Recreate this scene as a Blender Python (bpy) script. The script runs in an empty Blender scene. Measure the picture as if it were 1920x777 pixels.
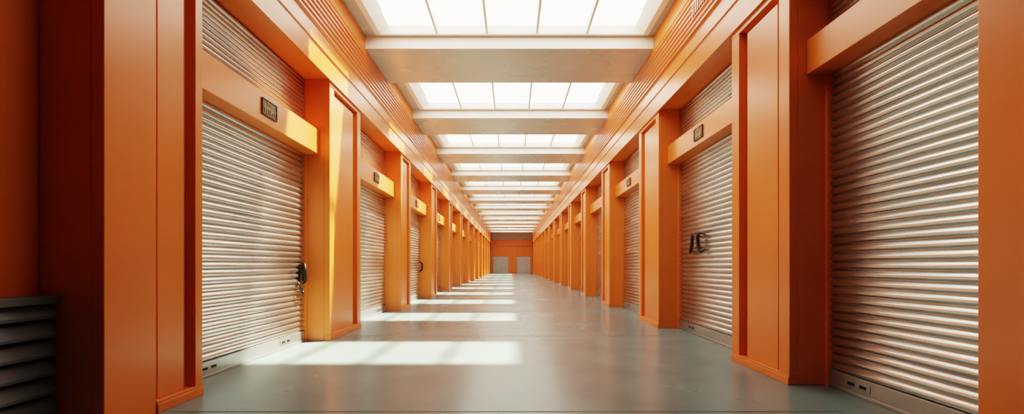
import bpy, math, random
from mathutils import Matrix, Vector
random.seed(4)
S = bpy.context.scene
COL = S.collection

# ------------------------------------------------------------------ materials
def new_mat(name):
    m = bpy.data.materials.new(name); m.use_nodes = True
    nt = m.node_tree
    b = nt.nodes['Principled BSDF']
    return m, nt, b

def noise_mat(name, c1, c2, scale=3, rough=(0.35,0.5), metallic=0.0, bump=0.0, stretch=(1,1,1), bscale=40, coat=0.0, spec=0.5, bdist=.01, bdetail=4, detail=3):
    m, nt, b = new_mat(name)
    N, L = nt.nodes, nt.links
    tc = N.new('ShaderNodeTexCoord'); mp = N.new('ShaderNodeMapping')
    mp.inputs['Scale'].default_value = stretch
    L.new(tc.outputs['Object'], mp.inputs['Vector'])
    nz = N.new('ShaderNodeTexNoise'); nz.inputs['Scale'].default_value = scale; nz.inputs['Detail'].default_value = detail
    L.new(mp.outputs[0], nz.inputs['Vector'])
    cr = N.new('ShaderNodeValToRGB')
    cr.color_ramp.elements[0].position = .3; cr.color_ramp.elements[1].position = .7
    cr.color_ramp.elements[0].color = (*c1,1); cr.color_ramp.elements[1].color = (*c2,1)
    L.new(nz.outputs['Fac'], cr.inputs['Fac']); L.new(cr.outputs['Color'], b.inputs['Base Color'])
    mr = N.new('ShaderNodeMapRange'); mr.inputs['To Min'].default_value = rough[0]; mr.inputs['To Max'].default_value = rough[1]
    L.new(nz.outputs['Fac'], mr.inputs['Value']); L.new(mr.outputs[0], b.inputs['Roughness'])
    b.inputs['Metallic'].default_value = metallic
    b.inputs['Specular IOR Level'].default_value = spec
    b.inputs['Coat Weight'].default_value = coat
    b.inputs['Coat Roughness'].default_value = .2
    if bump > 0:
        n2 = N.new('ShaderNodeTexNoise'); n2.inputs['Scale'].default_value = bscale; n2.inputs['Detail'].default_value = bdetail
        L.new(mp.outputs[0], n2.inputs['Vector'])
        bp = N.new('ShaderNodeBump'); bp.inputs['Strength'].default_value = bump; bp.inputs['Distance'].default_value = bdist
        L.new(n2.outputs['Fac'], bp.inputs['Height']); L.new(bp.outputs[0], b.inputs['Normal'])
    return m

ORANGE = noise_mat('orange_paint', (.66,.175,.034), (.72,.20,.040), 1.2, (.30,.38), coat=.25)
CREAM = noise_mat('ceiling_paint', (.54,.495,.45), (.58,.53,.485), 1.0, (.24,.30))
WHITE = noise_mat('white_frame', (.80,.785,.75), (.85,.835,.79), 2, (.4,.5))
STEEL = noise_mat('galvanised_slats', (.50,.50,.50), (.66,.66,.655), 3, (.22,.30), metallic=.95, bump=.3, stretch=(1,.25,1.2), bscale=4, bdist=.03, bdetail=0)
BAR = noise_mat('door_bottom_rail_steel', (.36,.37,.37), (.46,.47,.47), 3, (.3,.42), metallic=.8)
DARKST = noise_mat('grey_louvre_paint', (.11,.14,.16), (.14,.17,.19), 3, (.35,.45), metallic=.3)
BLACK = noise_mat('black_iron', (.015,.012,.012), (.03,.025,.022), 10, (.35,.5), metallic=.5)
PLATE = noise_mat('plate_bronze', (.10,.065,.035), (.16,.10,.05), 20, (.4,.5), metallic=.5)
LETTER = noise_mat('plate_lettering', (.50,.32,.14), (.55,.36,.17), 20, (.4,.5))
ENDSH = noise_mat('painted_grey_shutter', (.38,.42,.40), (.44,.48,.46), 3, (.4,.5))
DARK = noise_mat('joint_sealant', (.05,.055,.05), (.08,.085,.08), 8, (.6,.7))
BACK = noise_mat('dark_bounce_block', (.05,.04,.035), (.07,.05,.045), 2, (.5,.6))  # dark colour chosen to cut orange bounce near the camera

def floor_mat():
    m, nt, b = new_mat('polished_concrete')
    N, L = nt.nodes, nt.links
    tc = N.new('ShaderNodeTexCoord')
    n1 = N.new('ShaderNodeTexNoise'); n1.inputs['Scale'].default_value = .8; n1.inputs['Detail'].default_value = 4; n1.inputs['Roughness'].default_value=.55; n1.inputs['Distortion'].default_value=.4
    L.new(tc.outputs['Object'], n1.inputs['Vector'])
    cr = N.new('ShaderNodeValToRGB'); e = cr.color_ramp.elements
    e[0].position=.25; e[0].color=(.105,.170,.182,1); e[1].position=.75; e[1].color=(.165,.232,.238,1)
    L.new(n1.outputs['Fac'], cr.inputs['Fac']); L.new(cr.outputs['Color'], b.inputs['Base Color'])
    mr = N.new('ShaderNodeMapRange'); mr.inputs['From Min'].default_value=.3; mr.inputs['From Max'].default_value=.7; mr.inputs['To Min'].default_value=.20; mr.inputs['To Max'].default_value=.28
    L.new(n1.outputs['Fac'], mr.inputs['Value']); L.new(mr.outputs[0], b.inputs['Roughness'])
    return m
FLOOR = floor_mat()

def emis(name, col, st):
    m = bpy.data.materials.new(name); m.use_nodes=True
    nt=m.node_tree; nt.nodes.clear()
    o=nt.nodes.new('ShaderNodeOutputMaterial'); e=nt.nodes.new('ShaderNodeEmission')
    nz=nt.nodes.new('ShaderNodeTexNoise'); nz.inputs['Scale'].default_value=.6
    tc=nt.nodes.new('ShaderNodeTexCoord'); nt.links.new(tc.outputs['Object'], nz.inputs['Vector'])
    mr=nt.nodes.new('ShaderNodeMapRange'); mr.inputs['To Min'].default_value=st*.85; mr.inputs['To Max'].default_value=st*1.15
    nt.links.new(nz.outputs['Fac'], mr.inputs['Value']); nt.links.new(mr.outputs[0], e.inputs['Strength'])
    e.inputs['Color'].default_value=(*col,1)
    nt.links.new(e.outputs[0], o.inputs['Surface'])
    return m
GLOW = 6.5
GCOL = (1.0,.92,.77)
FROST = emis('daylit_frosted_glazing', GCOL, GLOW)
FILLGLOW = emis('fill_glow_glazing', GCOL, GLOW*.7)  # weaker glow for the added fill skylight
CLEAR = bpy.data.materials.new('clear_glazing'); CLEAR.use_nodes=True
nt=CLEAR.node_tree; nt.nodes.clear()
o=nt.nodes.new('ShaderNodeOutputMaterial'); t=nt.nodes.new('ShaderNodeBsdfTransparent'); t.inputs['Color'].default_value=(.96,.96,.95,1)
nt.links.new(t.outputs[0], o.inputs['Surface'])

# ------------------------------------------------------------------ helpers
class MB:
    """mesh builder in world coordinates"""
    def __init__(s): s.v=[]; s.f=[]; s.sm=[]
    def box(s,x0,x1,y0,y1,z0,z1):
        x0,x1=sorted((x0,x1)); y0,y1=sorted((y0,y1)); z0,z1=sorted((z0,z1))
        n=len(s.v)
        s.v += [(x0,y0,z0),(x1,y0,z0),(x1,y1,z0),(x0,y1,z0),(x0,y0,z1),(x1,y0,z1),(x1,y1,z1),(x0,y1,z1)]
        for q in [(0,3,2,1),(4,5,6,7),(0,1,5,4),(1,2,6,5),(2,3,7,6),(3,0,4,7)]:
            s.f.append(tuple(n+i for i in q)); s.sm.append(False)
        return s
    def hexa(s,pts):
        n=len(s.v); s.v+=pts
        for q in [(0,3,2,1),(4,5,6,7),(0,1,5,4),(1,2,6,5),(2,3,7,6),(3,0,4,7)]:
            s.f.append(tuple(n+i for i in q)); s.sm.append(False)
        return s
    def grid(s, rows, smooth=True, flip=False):
        n=len(s.v); c=len(rows[0])
        for r in rows: s.v += r
        for i in range(len(rows)-1):
            for j in range(c-1):
                q=(n+i*c+j, n+i*c+j+1, n+(i+1)*c+j+1, n+(i+1)*c+j)
                s.f.append(q[::-1] if flip else q); s.sm.append(smooth)
    def make(s,name,mat,origin=(0,0,0),parent=None,bevel=0):
        me=bpy.data.meshes.new(name)
        ox,oy,oz=origin
        me.from_pydata([(a-ox,b-oy,c-oz) for a,b,c in s.v],[],s.f)
        me.polygons.foreach_set('use_smooth', s.sm); me.update()
        ob=bpy.data.objects.new(name,me); COL.objects.link(ob)
        me.materials.append(mat)
        if parent: ob.parent=parent
        else: ob.location=origin
        if bevel:
            md=ob.modifiers.new('bevel','BEVEL'); md.width=bevel; md.segments=2; md.limit_method='ANGLE'
        return ob

def empty(name, loc):
    e=bpy.data.objects.new(name,None); e.location=loc; e.empty_display_size=.2; COL.objects.link(e); return e

def tube(name, pts, r, mat, origin, parent):
    P=[Vector(p) for p in pts]
    out=[]
    for i in range(len(P)-1):
        p0=P[max(i-1,0)];p1=P[i];p2=P[i+1];p3=P[min(i+2,len(P)-1)]
        for k in range(6):
            t=k/6
            out.append(.5*((2*p1)+(-p0+p2)*t+(2*p0-5*p1+4*p2-p3)*t*t+(-p0+3*p1-3*p2+p3)*t**3))
    out.append(P[-1])
    mb=MB(); rows=[]
    for i,p in enumerate(out):
        d=(out[min(i+1,len(out)-1)]-out[max(i-1,0)]).normalized()
        a=d.orthogonal() if i==0 else (a-d*a.dot(d))
        a.normalize(); b=d.cross(a)
        rad=r[0]+(r[1]-r[0])*math.sin(math.pi*i/(len(out)-1)) if isinstance(r,tuple) else r
        rows.append([tuple(p+ (a*math.cos(2*math.pi*k/10)+b*math.sin(2*math.pi*k/10))*rad) for k in range(11)])
    mb.grid(rows)
    n=len(mb.v)
    mb.f.append(tuple(range(10))); mb.sm.append(False)
    mb.f.append(tuple(range(n-11,n-1))); mb.sm.append(False)
    return mb.make(name,mat,origin,parent)

# ------------------------------------------------------------------ layout
H=1.2
XL, XR = -2.85, 2.75
RC = .40
DL, DR = XL-RC, XR+RC
YB, YE = -4.0, 58.5
ZS = 4.10
ZB = 5.35
ZC = 5.60

MB().box(XL-.9, XR+.9, YB-.2, YE+.4, -.2, 0).make('floor',FLOOR)
jm=MB()
y=3.47-3.65*2
while y<YE:
    if y>-3.5: jm.box(XL+.06,XR-.06,y-.006,y+.006,0.0,.0015)
    y+=3.65
jm.make('floor_joint_sealant',DARK)

MB().box(DL-.06,DL-.26,YB,YE,0,ZC).make('wall_left',ORANGE)
MB().box(DR+.06,DR+.26,YB,YE,0,ZC).make('wall_right',ORANGE)
MB().box(DL-.26,DR+.26,YB-.2,YB,0,ZC+.2).make('unseen_back_wall',BACK)  # unseen wall added behind the camera to keep the near end dark

# ------------------------------------------------------------------ fascias
def fascia(name, x, s):
    prof=[(-RC-.06,ZS),(0.0,ZS),(0.0,ZS-.035),(.03,ZS-.035),(.03,ZS+.07),(.012,ZS+.085),(.012,ZS+.30),(.03,ZS+.31),(.03,ZS+.335),(.012,ZS+.345),(.012,ZS+.56)]
    z=ZS+.56
    for i in range(7):
        prof += [(.05,z+.018),(.05,z+.045),(.012,z+.062),(.012,z+.078)]
        z+=.085
    prof += [(.035,z+.03),(.035,ZC),(-RC-.06,ZC)]
    m=MB()
    rows=[[(x+s*a,yy,zz) for a,zz in prof] for yy in (YB,YE)]
    m.grid(rows,smooth=False,flip=(s<0))
    return m.make(name,ORANGE)
fascia('trim_1',XL,1); fascia('trim_2',XR,-1)

vg=empty('vent_grille',(XR-.03,6.1,4.98))
m=MB()
for i in range(9):
    m.box(XR-.07,XR-.03,5.85+i*.06,5.88+i*.06,4.88,5.06)
m.make('fins',ORANGE,(XR-.03,6.1,4.98),vg)
MB().box(XR-.055,XR-.03,5.80,6.40,5.06,5.09).box(XR-.055,XR-.03,5.80,6.40,4.85,4.88).make('rim',ORANGE,(XR-.03,6.1,4.98),vg)

# ------------------------------------------------------------------ pillars
def pillar(x,s,y0,y1,flat=0.0):
    org=(x-s*RC/2,(y0+y1)/2,0)
    e=empty('pillar',org)
    xb=x-s*(RC+.055)
    z1=ZS-.002
    m=MB().box(xb,x-s*.09,y0,y1,0,z1)
    if flat: m.box(x-s*.09,x,y0,y0+flat,0,z1)
    m.make('core',ORANGE,org,e,.006)
    a=y0+flat; w=y1-a
    t=.17 if w>.8 else .09
    m=MB()
    if not flat: m.box(x-s*.09,x,a,a+t,.10,z1-.10)
    m.box(x-s*.09,x,y1-t,y1,.10,z1-.10)
    m.make('edge_trim',ORANGE,org,e,.006)
    g=.07 if w>.8 else .05
    a2=a+(0 if flat else t)
    MB().box(x-s*.09,x-s*.035,a2+g,y1-t-g*1.7,.10,z1-.16).make('raised_panel',ORANGE,org,e,.006)
    MB().box(x-s*.09,x+s*.012,a+(.002 if flat else 0),y1,0,.075).box(x-s*.09,x+s*.004,a+(.002 if flat else 0),y1,.075,.10).make('kick_strip',ORANGE,org,e,.005)
    MB().box(x-s*.09,x,a+(.002 if flat else 0),y1,z1-.10,z1).make('head_strip',ORANGE,org,e,.005)
    return e

leftP=[(2.98,3.93),(6.67,8.03),(10.96,12.0)]
y=15.1
while y+1.1<YE-.5: leftP.append((y,y+1.1)); y+=4.2
rightP=[(1.2,2.52),(4.23,5.34),(8.0,9.24)]
y=12.05
while y+1.1<YE-.5: rightP.append((y,y+1.05)); y+=3.9
for i,(a,b) in enumerate(leftP): pillar(XL,1,a,b,.44 if i==0 else 0)
for i,(a,b) in enumerate(rightP):
    if i==0:
        o=(XR+.2,(a+b)/2,0); e=empty('pillar',o)
        MB().box(XR,XR+RC+.055,a,b,0,ZS-.002).make('core',ORANGE,o,e,.006)
    else: pillar(XR,-1,a,b)

# ------------------------------------------------------------------ shutters
PROF=[(0,-.004),(.05,.003),(.12,.011),(.22,.018),(.36,.022),(.50,.022),(.64,.018),(.76,.012),(.87,.005),(.95,-.001),(1,-.004)]
def curtain(x,s,y0,y1,z0,z1,pitch,segs,amp=1.0):
    m=MB(); n=max(1,round((z1-z0)/pitch)); p=(z1-z0)/n
    for i in range(n):
        zz=z0+i*p
        j0=random.uniform(-.0012,.0012)
        rows=[]
        wob=[random.uniform(-.0018,.0018) if segs>2 else 0 for _ in range(segs+1)]
        tw=[random.uniform(-.0025,.0025) if segs>2 else 0 for _ in range(segs+1)]
        for k in range(segs+1):
            yy=y0+(y1-y0)*k/segs
            rows.append([(x+s*(o*amp+j0+wob[k]*math.sin(math.pi*t)),yy,zz+p*t+tw[k]*math.sin(math.pi*t)) for t,o in PROF])
        m.grid(rows,smooth=True,flip=(s<0))
    return m

def sign_plate(x,s,yc,zc,txt,org,par,w=.32,h=.20):
    MB().box(x,x+s*.012,yc-w/2,yc+w/2,zc-h/2,zc+h/2).make('number_plate',PLATE,org,par,.003)
    xr=x+s*.012
    m=MB()
    for (a,b,c,d) in [(-w/2,w/2,h/2-.012,h/2),(-w/2,w/2,-h/2,-h/2+.012),(-w/2,-w/2+.012,-h/2,h/2),(w/2-.012,w/2,-h/2,h/2)]:
        m.box(xr,xr+s*.006,yc+a,yc+b,zc+c,zc+d)
    m.make('plate_rim',BLACK,org,par)
    for body,size,dz in ((txt,.10,-.065),('IIMIC',.05,.045)):
        cu=bpy.data.curves.new('plate_text','FONT'); cu.body=body; cu.size=size; cu.extrude=.002; cu.align_x='CENTER'
        cu.space_character=.95
        cu.materials.append(LETTER)
        ob=bpy.data.objects.new('plate_text',cu); COL.objects.link(ob); ob.parent=par
        if s>0: R=Matrix(((0,0,1),(1,0,0),(0,1,0)))
        else:   R=Matrix(((0,0,-1),(-1,0,0),(0,1,0)))
        ob.matrix_local=Matrix.Translation((xr+s*.003-org[0],yc-org[1],zc+dz-org[2]))@R.to_4x4()

def shutter(x,s,y0,y1,zh0,zh1,front,idx):
    org=(x,(y0+y1)/2,0)
    e=empty('roller_shutter_door',org)
    segs=9 if idx<2 else (5 if idx<4 else 1)
    curtain(x,s,y0+.02,y1-.02,.17,zh0+.02,.082,segs).make('slat_curtain',STEEL,org,e)
    curtain(x,s,y0+.02,y1-.02,zh1-.02,ZS-.01,.062,segs,.8).make('transom_slats',STEEL,org,e)
    MB().box(x-s*.05,x+s*.03,y0+.02,y1-.02,.015,.17).box(x-s*.05,x+s*.04,y0+.02,y1-.02,.0,.03).make('bottom_rail',BAR,org,e,.004)
    MB().box(x-s*.05,front,y0+.004,y1-.004,zh0,zh1).make('door_header',ORANGE,org,e,.006)
    MB().box(x-s*.04,x+s*.045,y0,y0+.035,0,zh0).box(x-s*.04,x+s*.045,y1-.035,y1,0,zh0).make('guide_rail',ORANGE,org,e)
    if idx<6:
        m=MB()
        for c in (y0+ (y1-y0)*.22, y0+(y1-y0)*.78):
            m.box(x+s*.03,x+s*.036,c-.14,c+.14,.07,.135)
        m.make('latch_plate',BAR,org,e,.004)
        m=MB()
        for c in (y0+ (y1-y0)*.22, y0+(y1-y0)*.78):
            m.box(x+s*.036,x+s*.042,c-.10,c-.03,.09,.115); m.box(x+s*.036,x+s*.042,c+.03,c+.10,.09,.115)
        m.make('latch_slot',BLACK,org,e)
    return e,org

FL, FR = -3.02, 2.92
doorsL=[(leftP[i][1],leftP[i+1][0]) for i in range(len(leftP)-1)]
doorsR=[(rightP[i][1],rightP[i+1][0]) for i in range(len(rightP)-1)]
for i,(a,b) in enumerate(doorsL):
    e,org=shutter(DL,1,a,b,2.92,3.30,FL,i)
    if i<4:
        sign_plate(FL,1,(a+b)/2,3.12,'TITPIT',org,e)
    if i==0:
        X=DL+.03
        MB().box(X-.02,X+.012,6.46,6.58,.94,1.20).make('handle_backplate',BLACK,org,e,.004)
        tube('door_handle',[(X,6.54,1.22),(X+.06,6.50,1.20),(X+.09,6.46,1.12),(X+.09,6.47,1.00),(X+.06,6.51,.93),(X,6.54,.91)],(.012,.022),BLACK,org,e)
        tube('handle_hook',[(X,6.40,.94),(X+.05,6.36,.90),(X+.06,6.40,.80),(X+.05,6.48,.77),(X+.02,6.50,.84)],.012,BLACK,org,e)
    if i==2:
        X=DL+.03; c=b-.25
        tube('door_handle',[(X,c,1.28),(X+.09,c-.04,1.22),(X+.09,c-.04,1.02),(X,c,.95)],(.02,.035),BLACK,org,e)
for i,(a,b) in enumerate(doorsR):
    e,org=shutter(DR,-1,a,b,3.08,3.42,FR,i)
    if i in (1,2): sign_plate(FR,-1,a+(b-a)*.5,3.25,'FIIHF',org,e,.30,.19)
    if i==1:
        X=DR-.02; dz=.08
        for c,sg in ((7.30,1),(6.98,-1)):
            tube('hook_handle',[(X-.02,c+.10*sg,1.60+dz),(X-.06,c+.02*sg,1.63+dz),(X-.07,c-.05*sg,1.58+dz),(X-.07,c-.04*sg,1.46+dz),(X-.07,c+.0*sg,1.36+dz),(X-.06,c+.05*sg,1.33+dz),(X-.02,c+.12*sg,1.36+dz)],(.015,.028),BLACK,org,e)
        tube('handle_link',[(X-.01,7.2,1.58+dz),(X-.05,7.1,1.60+dz),(X-.01,7.02,1.58+dz)],.008,BLACK,org,e)

# near-left low louvred cabinet
lo=(DL,1.0,0)
e=empty('louvred_vent_cabinet',lo)
MB().box(DL-.05,DL+.02,-.6,2.96,0,.95).make('carcass',DARKST,lo,e)
MB().box(DL-.05,DL+.11,-.6,2.97,.93,.985).make('top_cap',DARKST,lo,e,.004)
m=MB()
for k in range(7):
    z=.04+k*.13
    m.grid([[(DL+.02,yy,z+.13),(DL+.055,yy,z+.11),(DL+.095,yy,z+.03),(DL+.095,yy,z+.01),(DL+.04,yy,z)] for yy in (-.6,2.965)],smooth=False,flip=False)
m.make('louvres',DARKST,lo,e)

# ------------------------------------------------------------------ ceiling
beams=[]; y=8.2-7.8
while y<YE: beams.append((y,min(y+1.55,YE))); y+=3.9
cm=MB()
cm.box(DL-.26,DR+.26,YB-.2,beams[0][0],ZB,ZC+.3)
for a,b in beams: cm.box(XL+.03,XR-.03,a+.02,b,ZB,ZC)
SKX=2.50
RV=.16
opens=[(beams[i][1],beams[i+1][0]) for i in range(len(beams)-1)]
opens[0]=(opens[0][0]+.9,opens[0][1])      # unseen first skylight, added short to lighten the near end
top=ZC+.3
cm.box(DL-.26,-SKX,beams[0][0],YE+.4,ZC,top); cm.box(SKX,DR+.26,beams[0][0],YE+.4,ZC,top)
prev=beams[0][0]
MA,MBb=.14,.06
for a,b in opens:
    cm.box(-SKX,SKX,prev,a+MA,ZC,top); prev=b-MBb
cm.box(-SKX,SKX,prev,YE+.4,ZC,top)
cm.make('ceiling',CREAM)
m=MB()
for a,b in beams[1:]: m.box(XL+.03,XR-.03,a,a+.02,ZB,ZC)  # white strip puts the skylit brightness of the beam fronts into colour
m.make('painted_beam_light',WHITE)

for oi,(a,b) in enumerate(opens):
    a+=MA; b-=MBb
    org=(0,(a+b)/2,ZC)
    e=empty('skylight',org)
    m=MB()
    zt=ZC+RV
    for sx in (-1,1):   # splayed side reveals
        o0=sx*(SKX+.10); o1=sx*(SKX+.02); i0=sx*(SKX-.005); i1=sx*(SKX-.17)
        m.hexa([(o0,a,ZC-.03),(i0,a,ZC-.03),(i0,b,ZC-.03),(o0,b,ZC-.03),(o0,a,zt),(i1,a,zt),(i1,b,zt),(o0,b,zt)])
    m.box(-SKX,SKX,a-.02,a+.05,ZC-.03,zt); m.box(-SKX,SKX,b-.04,b+.02,ZC-.03,zt)
    m.make('frame',WHITE,org,e,.004)
    m=MB()
    for k in range(1,5):
        c=-SKX+.12+2*(SKX-.12)*k/5
        m.hexa([(c-.022,a+.04,ZC-.01),(c+.022,a+.04,ZC-.01),(c+.022,b-.03,ZC-.01),(c-.022,b-.03,ZC-.01),(c-.022,a+.04,zt),(c+.022,a+.04,zt),(c+.022,b-.03,zt),(c-.022,b-.03,zt)])
    m.make('glazing_bars',WHITE,org,e)
    c0,c1=a+.24,b-.50
    zg=zt-.015
    g=MB(); x0,x1=-SKX+.15,SKX-.15
    if oi==0:
        g.grid([[(x0,a+.04,zg),(x1,a+.04,zg)],[(x0,b-.03,zg),(x1,b-.03,zg)]],False,True)
        g.make('frosted_glass',FILLGLOW,org,e)  # out-of-view emissive pane, added as fill for the near walls
        continue
    g.grid([[(x0,a+.04,zg),(x1,a+.04,zg)],[(x0,c0,zg),(x1,c0,zg)]],False,True)
    g.grid([[(x0,c1,zg),(x1,c1,zg)],[(x0,b-.03,zg),(x1,b-.03,zg)]],False,True)
    g.make('frosted_glass',FROST,org,e)
    g=MB(); g.grid([[(x0,c0,zg),(x1,c0,zg)],[(x0,c1,zg),(x1,c1,zg)]],False,True)
    g.make('clear_glass',CLEAR,org,e)

# ------------------------------------------------------------------ end wall
MB().box(DL-.26,DR+.26,YE+.0,YE+.3,0,ZC).make('wall_end',CREAM)
eo=(0,YE-.2,0)
e=empty('end_gateway',eo)
m=MB()
zt=4.5
m.box(XL,XR,YE-.25,YE-.002,3.65,zt)
m.box(XL,-2.55,YE-.25,YE-.002,0,3.65); m.box(-.48,.62,YE-.25,YE-.002,0,3.65); m.box(2.5,XR,YE-.25,YE-.002,0,3.65)
m.box(-2.55,-.48,YE-.12,YE-.002,2.25,3.65); m.box(.62,2.5,YE-.12,YE-.002,2.25,3.65)
m.box(.02,.12,YE-.29,YE-.25,0,3.65)
m.make('portal',ORANGE,eo,e,.01)
for x0,x1 in ((-2.55,-.48),(.62,2.5)):
    m=MB(); n=18
    for i in range(n):
        z=2.25*i/n
        m.box(x0,x1,YE-.08,YE-.04-.02*(i%2),z,z+2.25/n)
    m.make('end_shutter',ENDSH,eo,e)

# ------------------------------------------------------------------ light
sun=bpy.data.lights.new('sun','SUN'); sun.energy=50; sun.angle=math.radians(2.3); sun.color=(1,.84,.58)
so=bpy.data.objects.new('sun',sun); COL.objects.link(so); so.location=(8,14,20)
d=Vector((-2.28,-1.05,-5.7)).normalized()
so.rotation_euler=d.to_track_quat('-Z','Y').to_euler()

w=bpy.data.worlds.new('World'); S.world=w; w.use_nodes=True
bg=w.node_tree.nodes['Background']; bg.inputs['Color'].default_value=(*GCOL,1); bg.inputs['Strength'].default_value=GLOW

# ------------------------------------------------------------------ camera
cam=bpy.data.cameras.new('camera'); co=bpy.data.objects.new('camera',cam); COL.objects.link(co)
co.location=(0,0,H); co.rotation_euler=(math.radians(90),0,0)
cam.sensor_width=36; cam.lens=15.0; cam.shift_y=(496-388.5)/1920; cam.clip_end=200; cam.clip_start=.05
S.camera=co
S.view_settings.view_transform='Filmic'
S.view_settings.look='High Contrast'
S.view_settings.exposure=0.0
